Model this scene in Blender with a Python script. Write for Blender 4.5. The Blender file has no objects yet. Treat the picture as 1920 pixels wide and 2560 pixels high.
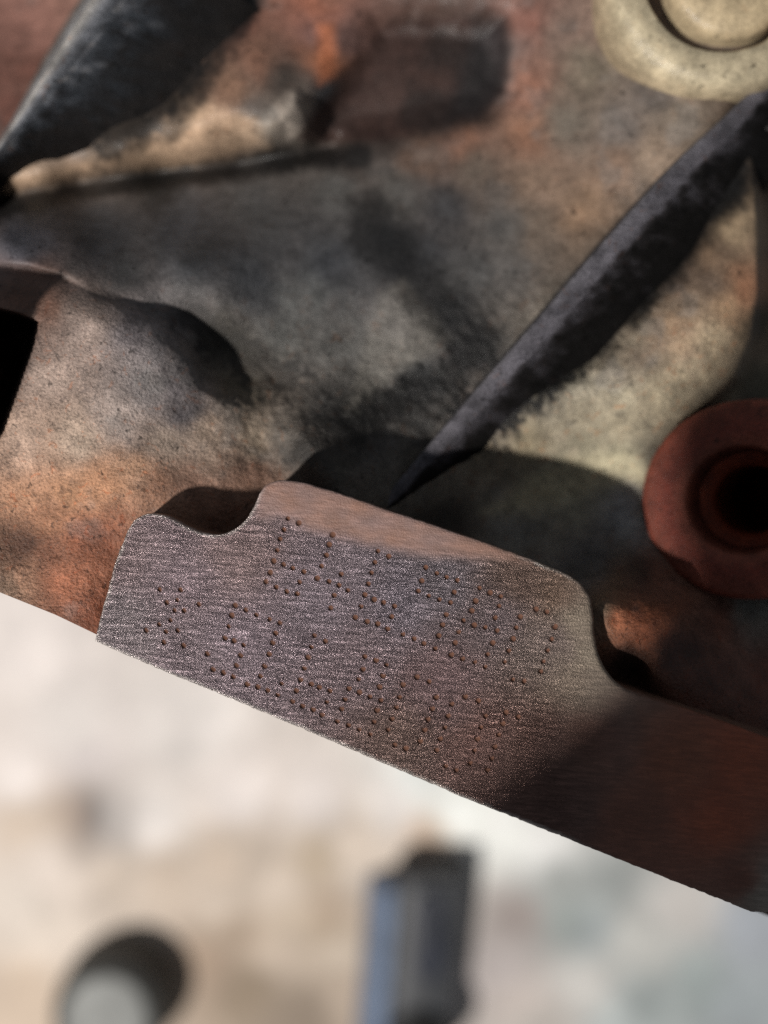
import bpy, bmesh, math, random
import numpy as np
from mathutils import Vector, Matrix
from mathutils.geometry import delaunay_2d_cdt

random.seed(7)
rng = np.random.default_rng(11)
SC = bpy.context.scene
COL = SC.collection

# ------------------------------------------------------------------ camera, light, exposure
CAM_H = 0.110            # lens height over the stamped pad (pad plane is z = 0)
PX = 5.0e-5              # metres per photograph pixel on the pad plane
FLOOR_Z = -0.45
cam_d = bpy.data.cameras.new('camera')
cam = bpy.data.objects.new('camera', cam_d)
COL.objects.link(cam)
cam.location = (0, 0, CAM_H)
cam_d.sensor_fit = 'VERTICAL'
cam_d.sensor_height = 24.0
cam_d.sensor_width = 18.0
cam_d.lens = 24.0 * CAM_H / (2560 * PX)
cam_d.clip_start = 0.002
cam_d.clip_end = 20
cam_d.dof.use_dof = True
cam_d.dof.focus_distance = CAM_H + 0.0015
cam_d.dof.aperture_fstop = cam_d.lens / 5.0
SC.camera = cam

w = bpy.data.worlds.new('World')
SC.world = w
w.use_nodes = True
bgn = w.node_tree.nodes['Background']
bgn.inputs[0].default_value = (0.86, 0.92, 1.0, 1)
bgn.inputs[1].default_value = 0.15

LAMP_EL = math.radians(50)
LAMP_AZ = Vector((-0.76, -0.65, 0)).normalized()
lamp_dir = LAMP_AZ * math.cos(LAMP_EL) + Vector((0, 0, math.sin(LAMP_EL)))
ld = bpy.data.lights.new('work_lamp', 'POINT')
ld.energy = 165
ld.color = (1.0, 0.95, 0.89)
ld.shadow_soft_size = 0.042
lo = bpy.data.objects.new('work_lamp', ld)
lo.location = lamp_dir * 1.7
COL.objects.link(lo)

SC.cycles.use_denoising = False
vs = SC.view_settings
vs.view_transform = 'Standard'
vs.look = 'None'
vs.exposure = 0.0
vs.gamma = 1.0

# ------------------------------------------------------------------ helpers
def P(u, v, z):
    """world point at height z (metres) of photograph pixel (u, v)"""
    k = PX * (CAM_H - z) / CAM_H
    return ((u - 960) * k, (1280 - v) * k, z)

def Parr(u, v, z):
    k = PX * (CAM_H - z) / CAM_H
    return np.stack([(u - 960) * k, (1280 - v) * k, z], -1)

def hash2(ix, iy, seed):
    h = (ix * 374761393 + iy * 668265263 + seed * 1442695041) & 0xffffffff
    h = ((h ^ (h >> 13)) * 1274126177) & 0xffffffff
    return ((h ^ (h >> 16)) & 0xffff) / 65535.0

def vnoise(x, y, seed):
    ix = np.floor(x).astype(np.int64); iy = np.floor(y).astype(np.int64)
    fx = x - ix; fy = y - iy
    fx = fx * fx * (3 - 2 * fx); fy = fy * fy * (3 - 2 * fy)
    a = hash2(ix, iy, seed); b = hash2(ix + 1, iy, seed)
    c = hash2(ix, iy + 1, seed); d = hash2(ix + 1, iy + 1, seed)
    return (a * (1 - fx) + b * fx) * (1 - fy) + (c * (1 - fx) + d * fx) * fy

def fbm(u, v, size, octv=4, seed=1, gain=0.5):
    x = np.asarray(u, float) / size; y = np.asarray(v, float) / size
    s = 0; a = 1; t = 0
    for o in range(octv):
        s = s + a * vnoise(x * 2 ** o + 13.7 * o, y * 2 ** o - 7.1 * o, seed + o)
        t += a; a *= gain
    return s / t - 0.5

def smooth(a, b, x):
    t = np.clip((x - a) / (b - a), 0, 1)
    return t * t * (3 - 2 * t)

def sdf_poly(u, v, poly):
    """signed distance, positive inside"""
    u = np.asarray(u, float); v = np.asarray(v, float)
    d = np.full(u.shape, 1e18); inside = np.zeros(u.shape, bool)
    n = len(poly)
    for i in range(n):
        x0, y0 = poly[i]; x1, y1 = poly[(i + 1) % n]
        ex, ey = x1 - x0, y1 - y0
        L = ex * ex + ey * ey
        if L == 0: continue
        t = np.clip(((u - x0) * ex + (v - y0) * ey) / L, 0, 1)
        d = np.minimum(d, (u - x0 - t * ex) ** 2 + (v - y0 - t * ey) ** 2)
        if y0 != y1:
            c = ((y0 > v) != (y1 > v)) & (u < (x1 - x0) * (v - y0) / (y1 - y0) + x0)
            inside ^= c
    return np.where(inside, 1, -1) * np.sqrt(d)

def dist_line(u, v, pts):
    d = np.full(np.shape(u), 1e18)
    for (x0, y0), (x1, y1) in zip(pts[:-1], pts[1:]):
        ex, ey = x1 - x0, y1 - y0
        t = np.clip(((u - x0) * ex + (v - y0) * ey) / (ex * ex + ey * ey), 0, 1)
        d = np.minimum(d, (u - x0 - t * ex) ** 2 + (v - y0 - t * ey) ** 2)
    return np.sqrt(d)

class TPS:
    def __init__(s, pts, lam=0.0):
        p = np.array(pts, float); s.c = p[:, :2] / 1000; f = p[:, 2:]
        n = len(p)
        K = s.k(np.linalg.norm(s.c[:, None] - s.c[None], axis=-1)) + lam * np.eye(n)
        A = np.zeros((n + 3, n + 3)); A[:n, :n] = K
        A[:n, n] = A[n, :n] = 1; A[:n, n + 1:] = s.c; A[n + 1:, :n] = s.c.T
        s.w = np.linalg.solve(A, np.vstack([f, np.zeros((3, f.shape[1]))]))
    @staticmethod
    def k(r):
        return r * r * np.log(r + 1e-9)
    def __call__(s, u, v):
        q = np.stack([u, v], -1).reshape(-1, 2) / 1000
        out = np.zeros((len(q), s.w.shape[1]))
        for a in range(0, len(q), 20000):
            b = q[a:a + 20000]
            r = np.linalg.norm(b[:, None] - s.c[None], axis=-1)
            out[a:a + 20000] = s.k(r) @ s.w[:-3] + s.w[-3] + b @ s.w[-2:]
        return out.reshape(np.shape(u) + (s.w.shape[1],))

def lin(c):
    c = np.array(c, float) / 255.0
    return np.where(c <= 0.04045, c / 12.92, ((c + 0.055) / 1.055) ** 2.4)

def shepard(u, v, ctrl, p=3.2, eps=25.0):
    num = np.zeros(np.shape(u) + (3,)); den = np.zeros(np.shape(u))
    for (x, y, c) in ctrl:
        wgt = 1.0 / ((u - x) ** 2 + (v - y) ** 2 + eps ** 2) ** (p / 2)
        num += wgt[..., None] * lin(c); den += wgt
    return num / den[..., None]

def mesh_obj(name, verts, faces, mat, parent=None, smoothed=True, colors=None):
    me = bpy.data.meshes.new(name)
    me.from_pydata([tuple(x) for x in verts], [], [tuple(f) for f in faces])
    me.update()
    if smoothed:
        me.polygons.foreach_set('use_smooth', [True] * len(me.polygons))
    if colors is not None:
        at = me.color_attributes.new('Col', 'FLOAT_COLOR', 'POINT')
        buf = np.ones((len(verts), 4), np.float32); buf[:, :3] = np.clip(colors, 0.001, 1)
        at.data.foreach_set('color', buf.ravel())
    me.materials.append(mat)
    o = bpy.data.objects.new(name, me)
    COL.objects.link(o)
    if parent: o.parent = parent
    return o

def grid_faces(nu, nv):
    i = np.arange(nu * nv).reshape(nv, nu)
    return np.stack([i[:-1, :-1], i[1:, :-1], i[1:, 1:], i[:-1, 1:]], -1).reshape(-1, 4)

def resample(pts, step, closed=False):
    out = []
    n = len(pts)
    for i in range(n if closed else n - 1):
        a = np.array(pts[i], float); b = np.array(pts[(i + 1) % n], float)
        k = max(1, int(round(np.linalg.norm(b - a) / step)))
        for j in range(k): out.append(tuple(a + (b - a) * j / k))
    if not closed: out.append(tuple(pts[-1]))
    return out

def catmull(pts, sub=6, closed=False):
    out = []; n = len(pts)
    P_ = [np.array(p, float) for p in pts]
    for i in range(n if closed else n - 1):
        p0 = P_[(i - 1) % n] if closed or i > 0 else P_[0]
        p1 = P_[i]; p2 = P_[(i + 1) % n]
        p3 = P_[(i + 2) % n] if closed or i + 2 < n else P_[-1]
        for j in range(sub):
            t = j / sub
            out.append(tuple(0.5 * ((2 * p1) + (-p0 + p2) * t + (2 * p0 - 5 * p1 + 4 * p2 - p3) * t * t + (-p0 + 3 * p1 - 3 * p2 + p3) * t ** 3)))
    if not closed: out.append(tuple(P_[-1]))
    return out

# ------------------------------------------------------------------ materials
def new_mat(name):
    m = bpy.data.materials.new(name); m.use_nodes = True
    nt = m.node_tree
    return m, nt, nt.nodes['Principled BSDF']

def N(nt, t, **kw):
    n = nt.nodes.new(t)
    for k, v in kw.items():
        if k.startswith('i_'):
            key = k[2:]
            key = int(key) if key.isdigit() else key.replace('_', ' ')
            n.inputs[key].default_value = v
        else: setattr(n, k, v)
    return n

def noise(nt, co, scale, detail=4, rough=0.55, dist=0.0):
    n = N(nt, 'ShaderNodeTexNoise', i_Scale=scale, i_Detail=detail, i_Roughness=rough, i_Distortion=dist)
    nt.links.new(co, n.inputs['Vector'])
    return n.outputs['Fac']

def ramp(nt, fac, stops):
    r = N(nt, 'ShaderNodeValToRGB')
    cr = r.color_ramp
    while len(cr.elements) < len(stops): cr.elements.new(0.5)
    for e, (p, c) in zip(cr.elements, stops):
        e.position = p; e.color = (c, c, c, 1) if not hasattr(c, '__len__') else (*c, 1)
    nt.links.new(fac, r.inputs[0])
    return r.outputs[0]

def mul(nt, a, b, fac=1.0, mode='MULTIPLY'):
    m = N(nt, 'ShaderNodeMix', data_type='RGBA', blend_type=mode)
    if hasattr(fac, 'is_linked') or not isinstance(fac, (int, float)): nt.links.new(fac, m.inputs[0])
    else: m.inputs[0].default_value = fac
    for s, x in ((m.inputs[6], a), (m.inputs[7], b)):
        if isinstance(x, tuple): s.default_value = (*x, 1)
        else: nt.links.new(x, s)
    return m.outputs[2]

def bump(nt, h, strength, dist, prev=None):
    b = N(nt, 'ShaderNodeBump', i_Strength=strength, i_Distance=dist)
    nt.links.new(h, b.inputs['Height'])
    if prev is not None: nt.links.new(prev, b.inputs['Normal'])
    return b.outputs[0]

def math_n(nt, op, a, b):
    m = N(nt, 'ShaderNodeMath', operation=op)
    for s, x in zip(m.inputs, (a, b)):
        if isinstance(x, (int, float)): s.default_value = x
        else: nt.links.new(x, s)
    return m.outputs[0]

def cast_iron(name, color=None, rough=0.6, grain=1.0, spec=0.35, fleck=1.0):
    """sand-cast iron: colour from the stain-and-shade attribute (or a flat colour), grain, pits, glinting grains"""
    m, nt, bs = new_mat(name)
    co = N(nt, 'ShaderNodeTexCoord').outputs['Object']
    if color is None:
        vc = N(nt, 'ShaderNodeVertexColor', layer_name='Col')
        base = vc.outputs[0]; crust = vc.outputs[1]
    else:
        crust = 1.0
        base = N(nt, 'ShaderNodeRGB').outputs[0]; base.default_value = (*color, 1)
    n1 = noise(nt, co, 420, 3, 0.6)
    n2 = noise(nt, co, 3000, 2, 0.6)
    c = mul(nt, base, ramp(nt, n1, [(0.3, 0.72), (0.7, 1.28)]))
    c = mul(nt, c, ramp(nt, n2, [(0.28, 0.55), (0.5, 1.0), (0.75, 1.4)]), 0.75)
    # crisp flecks of rust scale and grime
    fl_ = noise(nt, co, 620, 5, 0.7, 0.9)
    c = mul(nt, c, mul(nt, c, (1.05, 0.62, 0.42)), math_n(nt, 'MULTIPLY', crust, ramp(nt, fl_, [(0.60, 0.0), (0.635, 0.55 * fleck)])), 'MIX')
    c = mul(nt, c, mul(nt, c, (0.42, 0.42, 0.45)), math_n(nt, 'MULTIPLY', crust, ramp(nt, fl_, [(0.365, 0.6 * fleck), (0.40, 0.0)])), 'MIX')
    # sparse dark pits
    n3 = noise(nt, co, 1100, 2, 0.5, 0.6)
    c = mul(nt, c, ramp(nt, n3, [(0.27, 0.35), (0.36, 1.0)]))
    nt.links.new(c, bs.inputs['Base Color'])
    r = ramp(nt, n2, [(0.34, max(rough - 0.3, 0.15)), (0.55, rough), (0.8, min(rough + 0.2, 1))])
    nt.links.new(r, bs.inputs['Roughness'])
    bs.inputs['Specular IOR Level'].default_value = spec
    nb = bump(nt, math_n(nt, 'MULTIPLY', crust, noise(nt, co, 2400, 4, 0.66)), 0.75 * grain, 0.00045)
    nt.links.new(nb, bs.inputs['Normal'])
    return m

def machined(name):
    """milled and lightly rusted flange face, gritty, with faint striations along the edge"""
    m, nt, bs = new_mat(name)
    tc = N(nt, 'ShaderNodeTexCoord').outputs['Object']
    mp = N(nt, 'ShaderNodeMapping')
    mp.vector_type = 'TEXTURE'
    mp.inputs['Rotation'].default_value = (0, 0, math.radians(-5))
    mp.inputs['Scale'].default_value = (6.0, 1, 1)
    nt.links.new(tc, mp.inputs[0])
    st = mp.outputs[0]
    base = N(nt, 'ShaderNodeVertexColor', layer_name='Col')
    n1 = noise(nt, tc, 300, 3, 0.6)
    n2 = noise(nt, st, 1900, 5, 0.74, 0.5)
    n3 = noise(nt, tc, 4600, 2, 0.6)
    c = mul(nt, base.outputs[0], ramp(nt, n1, [(0.3, 0.92), (0.7, 1.1)]))
    metal = base.outputs[1]
    c = mul(nt, c, ramp(nt, n2, [(0.32, 0.5), (0.5, 0.9), (0.66, 1.5)]), math_n(nt, 'ADD', math_n(nt, 'MULTIPLY', metal, 0.4), 0.45))
    nt.links.new(c, bs.inputs['Base Color'])
    metal = base.outputs[1]      # alpha of the stain attribute = share of bare metal
    nt.links.new(math_n(nt, 'MULTIPLY', metal, 0.9), bs.inputs['Metallic'])
    rr = ramp(nt, n3, [(0.36, 0.18), (0.55, 0.32), (0.8, 0.5)])
    mixr = N(nt, 'ShaderNodeMix', data_type='FLOAT')
    nt.links.new(metal, mixr.inputs[0]); mixr.inputs[2].default_value = 0.6; nt.links.new(rr, mixr.inputs[3])
    nt.links.new(mixr.outputs[0], bs.inputs['Roughness'])
    hh = math_n(nt, 'ADD', math_n(nt, 'MULTIPLY', n2, 0.65), math_n(nt, 'MULTIPLY', n3, 0.45))
    b = N(nt, 'ShaderNodeBump', i_Distance=0.00055)
    nt.links.new(math_n(nt, 'ADD', math_n(nt, 'MULTIPLY', metal, 0.45), 0.5), b.inputs['Strength'])
    nt.links.new(hh, b.inputs['Height'])
    nt.links.new(b.outputs[0], bs.inputs['Normal'])
    return m

M_CAST = cast_iron('cast_iron_stained')
M_SOOT_SHADE = cast_iron('cast_iron_soot_shade', rough=0.8, spec=0.12)
M_RED = cast_iron('red_oxide_boss', rough=0.6, grain=0.8)
M_PAD = machined('machined_flange')
M_DOT = cast_iron('rusty_dimple', lin((110, 78, 64)), rough=0.7, grain=0.6, spec=0.2)
M_BORE = cast_iron('rusty_bore', lin((120, 50, 26)), rough=0.6, grain=0.6)
M_BODY = cast_iron('cast_iron_body', lin((92, 66, 54)), rough=0.7)
M_BOLT = cast_iron('tan_painted_bolt', lin((166, 150, 122)), rough=0.5, grain=0.3, fleck=0.15)
M_TAN = cast_iron('tan_painted_boss', rough=0.5, grain=0.35, fleck=0.2)

# ------------------------------------------------------------------ engine block
block = bpy.data.objects.new('engine_block', None)
block.location = (0, 0, 0)
COL.objects.link(block)
block['label'] = 'rusty cast iron engine block with a dot-stamped number on its machined edge'
block['category'] = 'engine block'

# lower edge of the casting (pixel line, the deck edge of the block)
EDGE = [(-260, 1367), (0, 1481), (139, 1537), (237, 1584), (420, 1672), (648, 1772), (949, 1899), (1157, 1988), (1875, 2272), (2180, 2390)]
def edge_v(u):
    e = np.array(EDGE); return np.interp(u, e[:, 0], e[:, 1])

BACK = TPS([
    (-250, -250, -40), (300, -250, -30), (800, -250, -28), (1300, -250, -27), (1800, -250, -22), (2170, -250, -22),
    (60, 60, -40), (420, 200, -25), (620, 120, -23), (760, 120, -25), (760, 300, -24), (1000, 150, -27), (1350, 120, -26), (1500, 250, -24), (1750, 260, -20), (2100, 200, -22),
    (-250, 560, -28), (-100, 520, -28), (0, 505, -28), (200, 470, -28.5), (400, 440, -29), (600, 415, -29), (800, 385, -29), (950, 375, -28),
    (0, 440, -25), (-100, 470, -25), (30, 400, -26), (100, 420, -25), (300, 370, -23), (500, 320, -21), (660, 300, -21),
    (1150, 400, -26), (1400, 420, -23), (1600, 400, -20),
    (-200, 760, -14), (0, 600, -13), (0, 670, -10), (180, 620, -13), (250, 700, -10.3), (360, 750, -11.8), (450, 660, -14), (700, 560, -23), (950, 530, -24), (1200, 560, -23.5), (1400, 560, -22),
    (480, 790, -15.5), (420, 760, -14), (560, 760, -14.5), (700, 760, -18.5), (900, 720, -20), (1050, 760, -20), (1150, 820, -20),
    (550, 870, -18), (630, 935, -17.5), (700, 960, -17), (760, 900, -16.5), (900, 900, -18), (1000, 950, -18.5), (1080, 1000, -18),
    (700, 1050, -12), (800, 1050, -12.5), (800, 1130, -8.5), (900, 1080, -13.5), (900, 1190, -9.5), (760, 1160, -7.5),
    (1000, 1180, -14), (1100, 1140, -17), (1200, 1180, -20), (1200, 1330, -20), (1400, 1150, -22), (1400, 1320, -23), (1550, 1150, -22), (1600, 1300, -21), (1500, 1430, -17), (1620, 1420, -15),
    (1250, 1050, -18), (1400, 980, -17), (1550, 1000, -16.5), (1640, 950, -16), (1750, 850, -15.5), (1800, 700, -16), (1780, 550, -18),
    (1400, 880, -18), (1530, 740, -19), (1670, 590, -21), (1500, 900, -17.5), (1640, 770, -17),
    (1505, 1500, -5), (1525, 1560, -3.8), (1600, 1565, -4.0), (1670, 1540, -4.8), (1680, 1600, -5), (1540, 1630, -4.6), (1620, 1690, -5.5), (1690, 1460, -15), (1740, 1650, -6), (1800, 1500, -17), (2000, 1500, -20), (1900, 1440, -22), (1850, 1650, -10), (2100, 1000, -28), (2150, 700, -30), (2150, 1300, -20),
    (1600, 1690, -9), (1000, 1500, -14), (1500, 2000, -14), (2000, 2000, -14), (600, 1500, -12), (100, 1350, -12), (100, 1000, -13), (-200, 1200, -16),
], 1e-5)
FRONT = TPS([(-250, 700, -9), (0, 690, -8), (150, 705, -7), (250, 745, -6.5), (400, 815, -8), (470, 880, -9.5),
    (100, 900, -5), (250, 950, -4.8), (380, 960, -6.5), (520, 1000, -10), (620, 1060, -12), (680, 1150, -12),
    (0, 1150, -4.2), (200, 1150, -4.4), (350, 1120, -5.4), (480, 1150, -7.6), (560, 1200, -8), (520, 1280, -7.5), (420, 1230, -5.6),
    (0, 1350, -3.4), (60, 1350, -4.1), (180, 1350, -3.6), (300, 1250, -4.2), (230, 1450, -3.0), (100, 1480, -2.2), (0, 1470, -1.9), (220, 1560, -1.8), (-250, 1340, -2),
    (400, 1500, -9), (700, 1400, -11), (900, 1500, -11), (-250, 1000, -6)], 1e-4)
FRONT_POLY = [(-400, 630), (-100, 650), (0, 666), (70, 673), (150, 692), (250, 738), (330, 772), (400, 806), (450, 850), (485, 905), (520, 960), (585, 1005), (655, 1060), (720, 1150), (800, 1300), (1000, 1500), (1300, 2100), (-400, 2100)]
POCKET = [(930, 40), (1100, 30), (1262, 42), (1274, 120), (1272, 225), (1215, 285), (1120, 318), (960, 350), (800, 352), (770, 300), (850, 170)]
RIGHT_EDGE = [(1875, 330), (1892, 520), (1897, 720), (1880, 830), (1838, 940), (1778, 1004), (1700, 1060), (1900, 1400), (2400, 1400), (2400, 330)]

CREASE = [(-260, 575), (0, 500), (180, 462), (380, 430), (600, 405), (720, 382), (830, 368)]
GRIME_SHADE = [   # (centre line, half width px, strength): oily soot and painted shade, ragged outline
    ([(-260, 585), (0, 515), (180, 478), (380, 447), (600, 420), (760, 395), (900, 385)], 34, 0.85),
    ([(1200, 1045), (1290, 980), (1378, 908), (1473, 828), (1568, 733), (1648, 653), (1745, 532), (1825, 425), (1885, 310), (1935, 190), (1960, 60)], 72, 0.97),  # dark side of the straight rib, soot and shade
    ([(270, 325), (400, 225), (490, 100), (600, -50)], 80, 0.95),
    ([(1190, 880), (1040, 965), (880, 1075)], 40, 0.75),  # shadow band of the V valley, painted dark
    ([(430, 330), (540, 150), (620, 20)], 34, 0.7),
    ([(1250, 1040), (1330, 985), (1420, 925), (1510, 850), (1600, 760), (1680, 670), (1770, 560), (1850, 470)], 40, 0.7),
    ([(930, 560), (1010, 660), (1100, 760), (1180, 850)], 70, 0.72),  # soft shadow left of the rib, painted dark
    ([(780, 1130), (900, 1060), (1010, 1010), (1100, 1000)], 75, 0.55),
    ([(470, 775), (560, 845), (630, 905), (700, 940)], 55, 0.7),  # shadow beside the left lobe, painted dark
    ([(1120, 120), (1200, 180), (1180, 260), (1050, 290)], 60, 0.6),  # shade inside the upper pocket, painted dark
]
POLYSTAIN_LIGHT = [  # stains, plus pocket shade and lit patches put into the colour
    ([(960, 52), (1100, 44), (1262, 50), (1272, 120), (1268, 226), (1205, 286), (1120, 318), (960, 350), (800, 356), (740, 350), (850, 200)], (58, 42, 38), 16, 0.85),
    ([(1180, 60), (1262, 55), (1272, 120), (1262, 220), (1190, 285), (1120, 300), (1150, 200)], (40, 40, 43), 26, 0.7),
    ([(0, 490), (250, 440), (560, 400), (680, 370), (640, 300), (520, 260), (420, 300), (300, 385), (150, 412), (0, 440)], (190, 160, 132), 22, 0.6),
    ([(1400, 1150), (1580, 1130), (1640, 1200), (1500, 1215), (1330, 1285), (1210, 1280), (1320, 1200)], (186, 176, 146), 30, 0.7),  # pocket floor lightened in colour for lack of ambient light
    ([(945, 735), (1010, 690), (1135, 850), (1000, 925), (880, 1050), (868, 1020)], (146, 140, 130), 18, 0.32),  # lit facet painted paler
    ([(795, 60), (835, 60), (838, 190), (800, 210)], (190, 116, 80), 18, 0.7),
]
def cast_depth(u, v):
    zb = BACK(u, v)[..., 0]
    # dark pocket, upper middle
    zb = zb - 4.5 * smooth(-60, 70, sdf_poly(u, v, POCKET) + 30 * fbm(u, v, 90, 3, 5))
    # crease under the sloping web
    zb = zb - 3.5 * np.exp(-(dist_line(u, v, CREASE) / 30) ** 2)
    zb = zb - 4.2 * smooth(1040, 880, v) * np.exp(-(dist_line(u, v, GRIME_SHADE[1][0]) / 75) ** 2)   # gutter beside the rib
    # pale lump of crud at the corner of the sloping web
    lump = [(636, 312), (690, 285), (735, 228), (765, 262), (806, 345), (760, 352), (716, 322), (672, 352)]
    zb = zb + 1.6 * smooth(-24, 22, sdf_poly(u, v, lump) + 16 * fbm(u, v, 40, 3, 9))
    # casting ends on the far right
    zb = zb - 16 * smooth(-6, 30, sdf_poly(u, v, RIGHT_EDGE))
    # front lobe on the left
    sd = sdf_poly(u, v, FRONT_POLY) + 8 * fbm(u, v, 60, 3, 3)
    wd = 16 + 55 * smooth(820, 1060, v)
    m = smooth(-wd * 1.2, wd * 0.5, sd)
    zf = FRONT(u, v)[..., 0]
    rim = 1.5 * np.clip(1 - sd / 80.0, 0, 1) ** 2 * smooth(1040, 800, v)
    z = zb + (zf - 1.6 * rim - zb) * m
    # bore opening on the left margin
    hole = [(-500, 740), (-20, 772), (40, 784), (92, 806), (80, 866), (50, 950), (4, 1080), (-60, 1180), (-500, 1180)]
    left_wall = smooth(-90, -150, u)
    z = z - 42 * smooth(-5, 9, sdf_poly(u, v, hole)) * (1 - left_wall)
    z = z - 45 * smooth(195, 175, np.hypot(u - 1905, v - 1258))   # room for the bore of the threaded boss
    # grain: rough sand-cast skin
    rough = 0.12 + 0.3 * smooth(600, 900, v) + 0.7 * smooth(150, 60, np.hypot(u - 1590, v - 1560)) + 0.9 * smooth(300, 60, np.hypot(u - 720, (v - 1040) * 1.2)) + 0.8 * smooth(300, 40, dist_line(u, v, [(1150, 1000), (1400, 860), (1600, 700)]))
    z = z + 0.35 * fbm(u, v, 160, 3, 21) + rough * 0.75 * fbm(u, v, 22, 4, 31, 0.62)
    return z

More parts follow.
